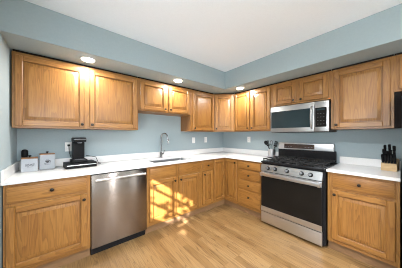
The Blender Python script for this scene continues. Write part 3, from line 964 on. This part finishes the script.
# ------------------------------------------------------------------ wall plates
def plate(x, y, z, rot, kind, label):
    root = thing('wall_outlet' if kind == 'outlet' else 'light_switch', label, 'outlet' if kind == 'outlet' else 'switch', (x, y, z), rot, 'white wall plates')
    b = new_bm(); box(b, -0.036, 0.036, -0.006, -0.0003, -0.058, 0.058, 0.0025, 'z', 2); obj('cover_plate', b, WPLAST, root)
    if kind == 'outlet':
        for dz in (-0.02, 0.02):
            b = new_bm(); box(b, -0.0165, 0.0165, -0.008, -0.0055, dz - 0.014, dz + 0.014, 0.003, 'z', 2); rc = obj('receptacle', b, WPLAST, root)
            b = new_bm()
            for dx in (-0.006, 0.006):
                box(b, dx - 0.001, dx + 0.001, -0.0083, -0.0078, dz - 0.003, dz + 0.006)
            box(b, -0.002, 0.002, -0.0083, -0.0078, dz - 0.010, dz - 0.006)
            obj('slot', b, INK, rc)
    else:
        b = new_bm(); box(b, -0.0165, 0.0165, -0.009, -0.0055, -0.033, 0.033, 0.003, 'z', 2); obj('rocker', b, WPLAST, root)


plate(-2.885, 0, 1.150, 0, 'outlet', 'white wall outlet with a black plug in it, behind the coffee maker')
plate(-0.88, 0, 1.195, 0, 'switch', 'white wall switch nearest the faucet on the sink wall')
plate(-0.55, 0, 1.20, 0, 'outlet', 'white wall outlet under the corner, farther from the faucet on the sink wall')
plate(0, -0.723, 1.21, RIGHT_RUN, 'outlet', 'white wall outlet on the range wall beside the utensil crock')

# ------------------------------------------------------------------ things on the counters
Z = CT1 + 0.0008


def canister(x, y, rot, wd, dp, ht, label, art):
    root = thing('canister', label, 'canister', (x, y, Z), rot, 'white canisters with wooden lids')
    b = new_bm(); box(b, -wd / 2, wd / 2, -dp / 2, dp / 2, 0, ht, 0.006, 'z', 3); obj('body', b, CANW, root)
    b = new_bm(); box(b, -wd / 2 + 0.002, wd / 2 - 0.002, -dp / 2 + 0.002, dp / 2 - 0.002, ht + 0.0003, ht + 0.011, 0.003, 'x', 2); ld = obj('lid', b, OAK_SIDE, root)
    b = new_bm(); lathe(b, [(0.006, ht + 0.011), (0.006, ht + 0.018), (0.013, ht + 0.024), (0.014, ht + 0.030), (0.008, ht + 0.034)], (0, 0, 0), 'z', 14); obj('knob', b, BPLAST, ld)
    b = new_bm()
    y0 = -dp / 2 - 0.0006
    if art == 'script':      # looping cursive lettering
        pts = []
        for k in range(60):
            t = k / 59
            pts.append((-0.034 + 0.068 * t + 0.006 * math.sin(t * 40), y0, ht * 0.52 + 0.012 * math.cos(t * 40) * (0.6 + 0.6 * abs(math.sin(t * 5)))))
        tube(b, pts, 0.0011, 5)
        tube(b, [(-0.02, y0, ht * 0.36), (0.022, y0, ht * 0.37)], 0.0009, 5)
    else:                    # a coffee cup on a saucer with steam
        n = 12
        cz = ht * 0.52
        pr = [(-0.019, cz + 0.014), (0.019, cz + 0.014)] + [(0.019 * math.cos(-a), cz + 0.012 + 0.024 * math.sin(-a)) for a in [PI * k / n for k in range(1, n)]]
        box(b, -0.026, 0.026, y0 - 0.0004, y0 + 0.0012, cz - 0.018, cz - 0.013)
        fr = [b.verts.new((px, y0 - 0.0005, pz)) for px, pz in pr]; bk = [b.verts.new((px, y0 + 0.001, pz)) for px, pz in pr]
        b.faces.new(fr); b.faces.new(list(reversed(bk)))
        for i in range(len(fr)):
            b.faces.new((fr[i], bk[i], bk[(i + 1) % len(fr)], fr[(i + 1) % len(fr)]))
        tube(b, [(0.018 + 0.009 * math.sin(a), y0, cz + 0.003 + 0.008 * math.cos(a)) for a in [PI * k / 8 for k in range(9)]], 0.0018, 5)
        for dx in (-0.008, 0.0, 0.008):
            tube(b, [(dx + 0.002 * math.sin(k), y0, cz + 0.018 + 0.004 * k) for k in range(4)], 0.001, 5)
        tube(b, [(-0.024 + 0.048 * k / 30, y0, cz - 0.029 + 0.0035 * math.sin(k * 1.3)) for k in range(31)], 0.0009, 5)
        bmesh.ops.recalc_face_normals(b, faces=b.faces)
    obj('printed_motif', b, INK, root)


canister(-3.213, -0.20, 0.10, 0.128, 0.10, 0.135, 'white square canister with script lettering and wooden lid, next to the wall end', 'script')
canister(-3.080, -0.135, 0.10, 0.132, 0.10, 0.163, 'white square canister with black coffee cup motif and wooden lid', 'cup')
root = thing('pepper_grinder', 'black cylindrical grinder behind the script lettered canister', 'grinder', (-3.262, -0.10, Z))
b = new_bm(); lathe(b, [(0.024, 0), (0.025, 0.01), (0.023, 0.09), (0.023, 0.145)], (0, 0, 0), 'z', 20); obj('body', b, BPLAST, root)
b = new_bm(); lathe(b, [(0.023, 0.146), (0.027, 0.15), (0.028, 0.205), (0.020, 0.222), (0.008, 0.227)], (0, 0, 0), 'z', 20); obj('cap', b, BPLAST, root)

# coffee maker standing on a pod drawer
root = thing('pod_drawer', 'flat black coffee pod drawer with grey front, under the coffee maker', 'drawer', (-2.778, -0.235, Z), 0.10)
b = new_bm(); box(b, -0.15, 0.15, -0.10, 0.135, 0.002, 0.058, 0.004, 'z', 2); obj('body', b, BPLAST, root)
b = new_bm(); box(b, -0.148, 0.148, -0.112, -0.1005, 0.005, 0.056, 0.004, 'z', 2); df = obj('drawer_front', b, BPLAST, root)
b = new_bm(); box(b, -0.142, 0.142, -0.116, -0.1115, 0.032, 0.042, 0.002); obj('pull', b, STEEL, df)
ZP = Z + 0.0585
root = thing('coffee_maker', 'slim black single-serve coffee maker standing on the pod drawer', 'coffee maker', (-2.79, -0.225, ZP), 0.10)
b = new_bm(); box(b, -0.078, 0.072, -0.088, 0.115, 0.0, 0.034, 0.010, 'z', 3); obj('base', b, BPLAST, root)
b = new_bm(); box(b, -0.06, 0.06, 0.02, 0.112, 0.0345, 0.24, 0.012, 'z', 3); obj('water_tank', b, BPLAST, root)
b = new_bm(); box(b, -0.062, 0.062, -0.075, 0.112, 0.2405, 0.296, 0.014, 'z', 3); hd = obj('brew_head', b, BPLAST, root)
b = new_bm()
box(b, -0.063, 0.063, -0.078, -0.06, 0.267, 0.281, 0.005, 'x', 2); obj('lid_handle', b, GREYP, hd)
b = new_bm(); lathe(b, [(0.018, 0.225), (0.026, 0.241)], (0, -0.03, 0), 'z', 16); obj('pod_holder', b, GREYP, hd)
b = new_bm()
for k in range(7):
    box(b, -0.045, 0.045, -0.072 + k * 0.012, -0.067 + k * 0.012, 0.0341, 0.0355)
obj('drip_grate', b, GREYP, root)
inv = (Matrix.Translation(root.location) @ Matrix.Rotation(0.10, 4, 'Z')).inverted()
b = new_bm()
tube(b, [(-2.71, -0.105, Z + 0.12), (-2.60, -0.09, Z + 0.09), (-2.57, -0.085, Z + 0.012), (-2.545, -0.12, Z + 0.0045), (-2.56, -0.16, Z + 0.0045), (-2.59, -0.15, Z + 0.0045)], 0.0035, 8)
bmesh.ops.transform(b, matrix=inv, verts=b.verts); obj('power_cord', b, BPLAST, root)
b = new_bm(); box(b, -2.898, -2.872, -0.035, -0.0092, 1.158, 1.182, 0.004, 'z', 2)
tube(b, [(-2.885, -0.033, 1.166), (-2.883, -0.043, 1.14), (-2.879, -0.04, 1.08), (-2.86, -0.04, Z + 0.09)], 0.003, 8)
bmesh.ops.transform(b, matrix=inv, verts=b.verts); obj('power_plug', b, BPLAST, root)

# utensil crock
root = thing('utensil_crock', 'brushed steel utensil crock beside the range', 'crock', (-0.11, -1.262, Z))
b = new_bm(); lathe(b, [(0.056, 0), (0.058, 0.004), (0.058, 0.135), (0.055, 0.137), (0.055, 0.006), (0.002, 0.005)], (0, 0, 0), 'z', 24); obj('crock', b, STEEL, root)


def utensil(name, label, base, top, head):
    bx, by = base; tx, ty, tz = top
    root = thing(name, label, 'utensil', (-0.11 + bx, -1.262 + by, Z + 0.008), 0, 'cooking utensils in the crock')
    t = Vector((tx - bx, ty - by, tz))
    b = new_bm(); tube(b, [(0, 0, 0), t * 0.5, t], [0.004, 0.005, 0.006], 8); obj('handle', b, CHROME if head in ('whisk', 'ladle') else SILIC, root)
    b = new_bm()
    d = t.normalized()
    q = Vector((0, 0, 1)).rotation_difference(d).to_matrix()
    if head == 'spoon':
        q = q @ Matrix.Rotation(PI / 2, 3, 'Z')
        lathe(b, [(0.003, 0), (0.021, 0.014), (0.034, 0.04), (0.033, 0.066), (0.019, 0.084), (0.004, 0.09)], t, 'z', 16, q @ Matrix.Diagonal((1, 0.25, 1)))
    elif head == 'turner':
        q = q @ Matrix.Rotation(PI / 2, 3, 'Z')
        for k in range(4):
            box(b, -0.028 + k * 0.015, -0.017 + k * 0.015, -0.0015, 0.0015, 0.0, 0.085, 0.001)
        box(b, -0.028, 0.028, -0.0015, 0.0015, -0.004, 0.012, 0.001); box(b, -0.028, 0.028, -0.0015, 0.0015, 0.078, 0.09, 0.001)
        for v in b.verts:
            v.co = q @ v.co + t
    elif head == 'ladle':
        lathe(b, [(0.004, 0), (0.026, 0.006), (0.034, 0.024), (0.034, 0.032), (0.031, 0.032), (0.023, 0.010), (0.002, 0.006)], t + Vector((-0.01, 0.02, 0)), 'x', 16)
    else:
        for k in range(5):
            a = PI * k / 5
            pts = []
            for j in range(13):
                s = -PI / 2 + PI * 2 * j / 12
                pts.append(t + q @ Vector((0.024 * math.cos(s) * math.cos(a), 0.024 * math.cos(s) * math.sin(a), 0.04 + 0.045 * math.sin(s))))
            tube(b, pts, 0.0012, 5)
    obj('head', b, SILIC if head in ('spoon', 'turner') else CHROME, root)


utensil('serving_spoon', 'dark nylon spoon leaning toward the corner in the crock', (0.020, -0.036), (0.010, 0.086, 0.195), 'spoon')
utensil('slotted_turner', 'dark slotted turner standing near the front of the crock', (-0.03, -0.004), (-0.034, 0.045, 0.19), 'turner')
utensil('whisk', 'steel wire whisk in the middle of the crock', (-0.004, 0.016), (-0.004, 0.006, 0.20), 'whisk')
utensil('solid_turner', 'dark turner leaning toward the range in the crock', (-0.006, -0.004), (-0.006, -0.064, 0.185), 'turner')

# knife block
KX, KY, KR = -0.205, -2.645, RIGHT_RUN - 0.12
root = thing('knife_block', 'pale wooden knife block full of black-handled knives', 'knife block', (KX, KY, Z), KR)
b = new_bm()
prof = [(-0.065, 0.0), (-0.065, 0.075), (0.05, 0.13), (0.07, 0.12), (0.07, 0.0)]
prs = [[b.verts.new((x, y, z)) for y, z in prof] for x in (-0.058, 0.058)]
n = len(prof)
b.faces.new(list(reversed(prs[0]))); b.faces.new(prs[1])
for i in range(n):
    b.faces.new((prs[0][i], prs[0][(i + 1) % n], prs[1][(i + 1) % n], prs[1][i]))
bmesh.ops.recalc_face_normals(b, faces=b.faces)
for f in b.faces:
    f.normal_update()
uv_faces(b, list(b.faces), 'x')
bmesh.ops.bevel(b, geom=list(b.edges), offset=0.003, segments=2, affect='EDGES')
obj('block', b, PALEW, root)
rk = random.Random(5)
slot = Vector((0, 0.115, 0.055)).normalized()
up = Vector((0, -0.38, 1)).normalized()
Rz = Matrix.Rotation(KR, 3, 'Z')
KN = []
for i in range(5):
    KN.append((-0.043 + i * 0.0215, 0.012, 0.075))
for i in range(4):
    KN.append((-0.038 + i * 0.025, 0.055, 0.10))
for i in range(3):
    KN.append((-0.033 + i * 0.033, 0.098, 0.125))
wherek = {0: 'front', 1: 'middle', 2: 'back'}
seat = ('first', 'second', 'third', 'fourth', 'fifth')
for i, (x, s, L) in enumerate(KN):
    rowk = 0 if i < 5 else 1 if i < 9 else 2
    num = i - (0, 5, 9)[rowk]
    p = Vector((x, -0.065, 0.075)) + slot * s
    kind = ('steak_knife', 'kitchen_knife', 'chef_knife')[rowk]
    if rowk == 2 and num == 2:
        kind = 'honing_steel'
    root = thing(kind, 'black handled %s, %s row of the knife block, %s from the range' % (kind.replace('_', ' '), wherek[rowk], seat[num]), 'knife',
                 Vector((KX, KY, Z)) + Rz @ p, KR, 'knives in the block')
    b = new_bm()
    L2 = L * 1.3 + rk.uniform(-0.012, 0.012)
    q = Vector((0, 0, 1)).rotation_difference(up).to_matrix()
    box(b, -0.0022, 0.0022, -0.008, 0.008, 0.0, 0.008)
    for v in b.verts:
        v.co = q @ v.co
    obj('bolster', b, CHROME, root)
    b = new_bm()
    if kind == 'honing_steel':
        lathe(b, [(0.006, 0.008), (0.009, 0.03), (0.010, 0.09), (0.013, L2), (0.009, L2 + 0.008)], (0, 0, 0), 'z', 12, q)
    else:
        box(b, -0.0085, 0.0085, -0.011, 0.012, 0.0082, L2 * 0.75, 0.003, 'z', 2)
        box(b, -0.0095, 0.0095, -0.013, 0.018, L2 * 0.7, L2, 0.005, 'z', 2)
        for v in b.verts:
            v.co = q @ v.co
    obj('handle', b, BPLAST, root)
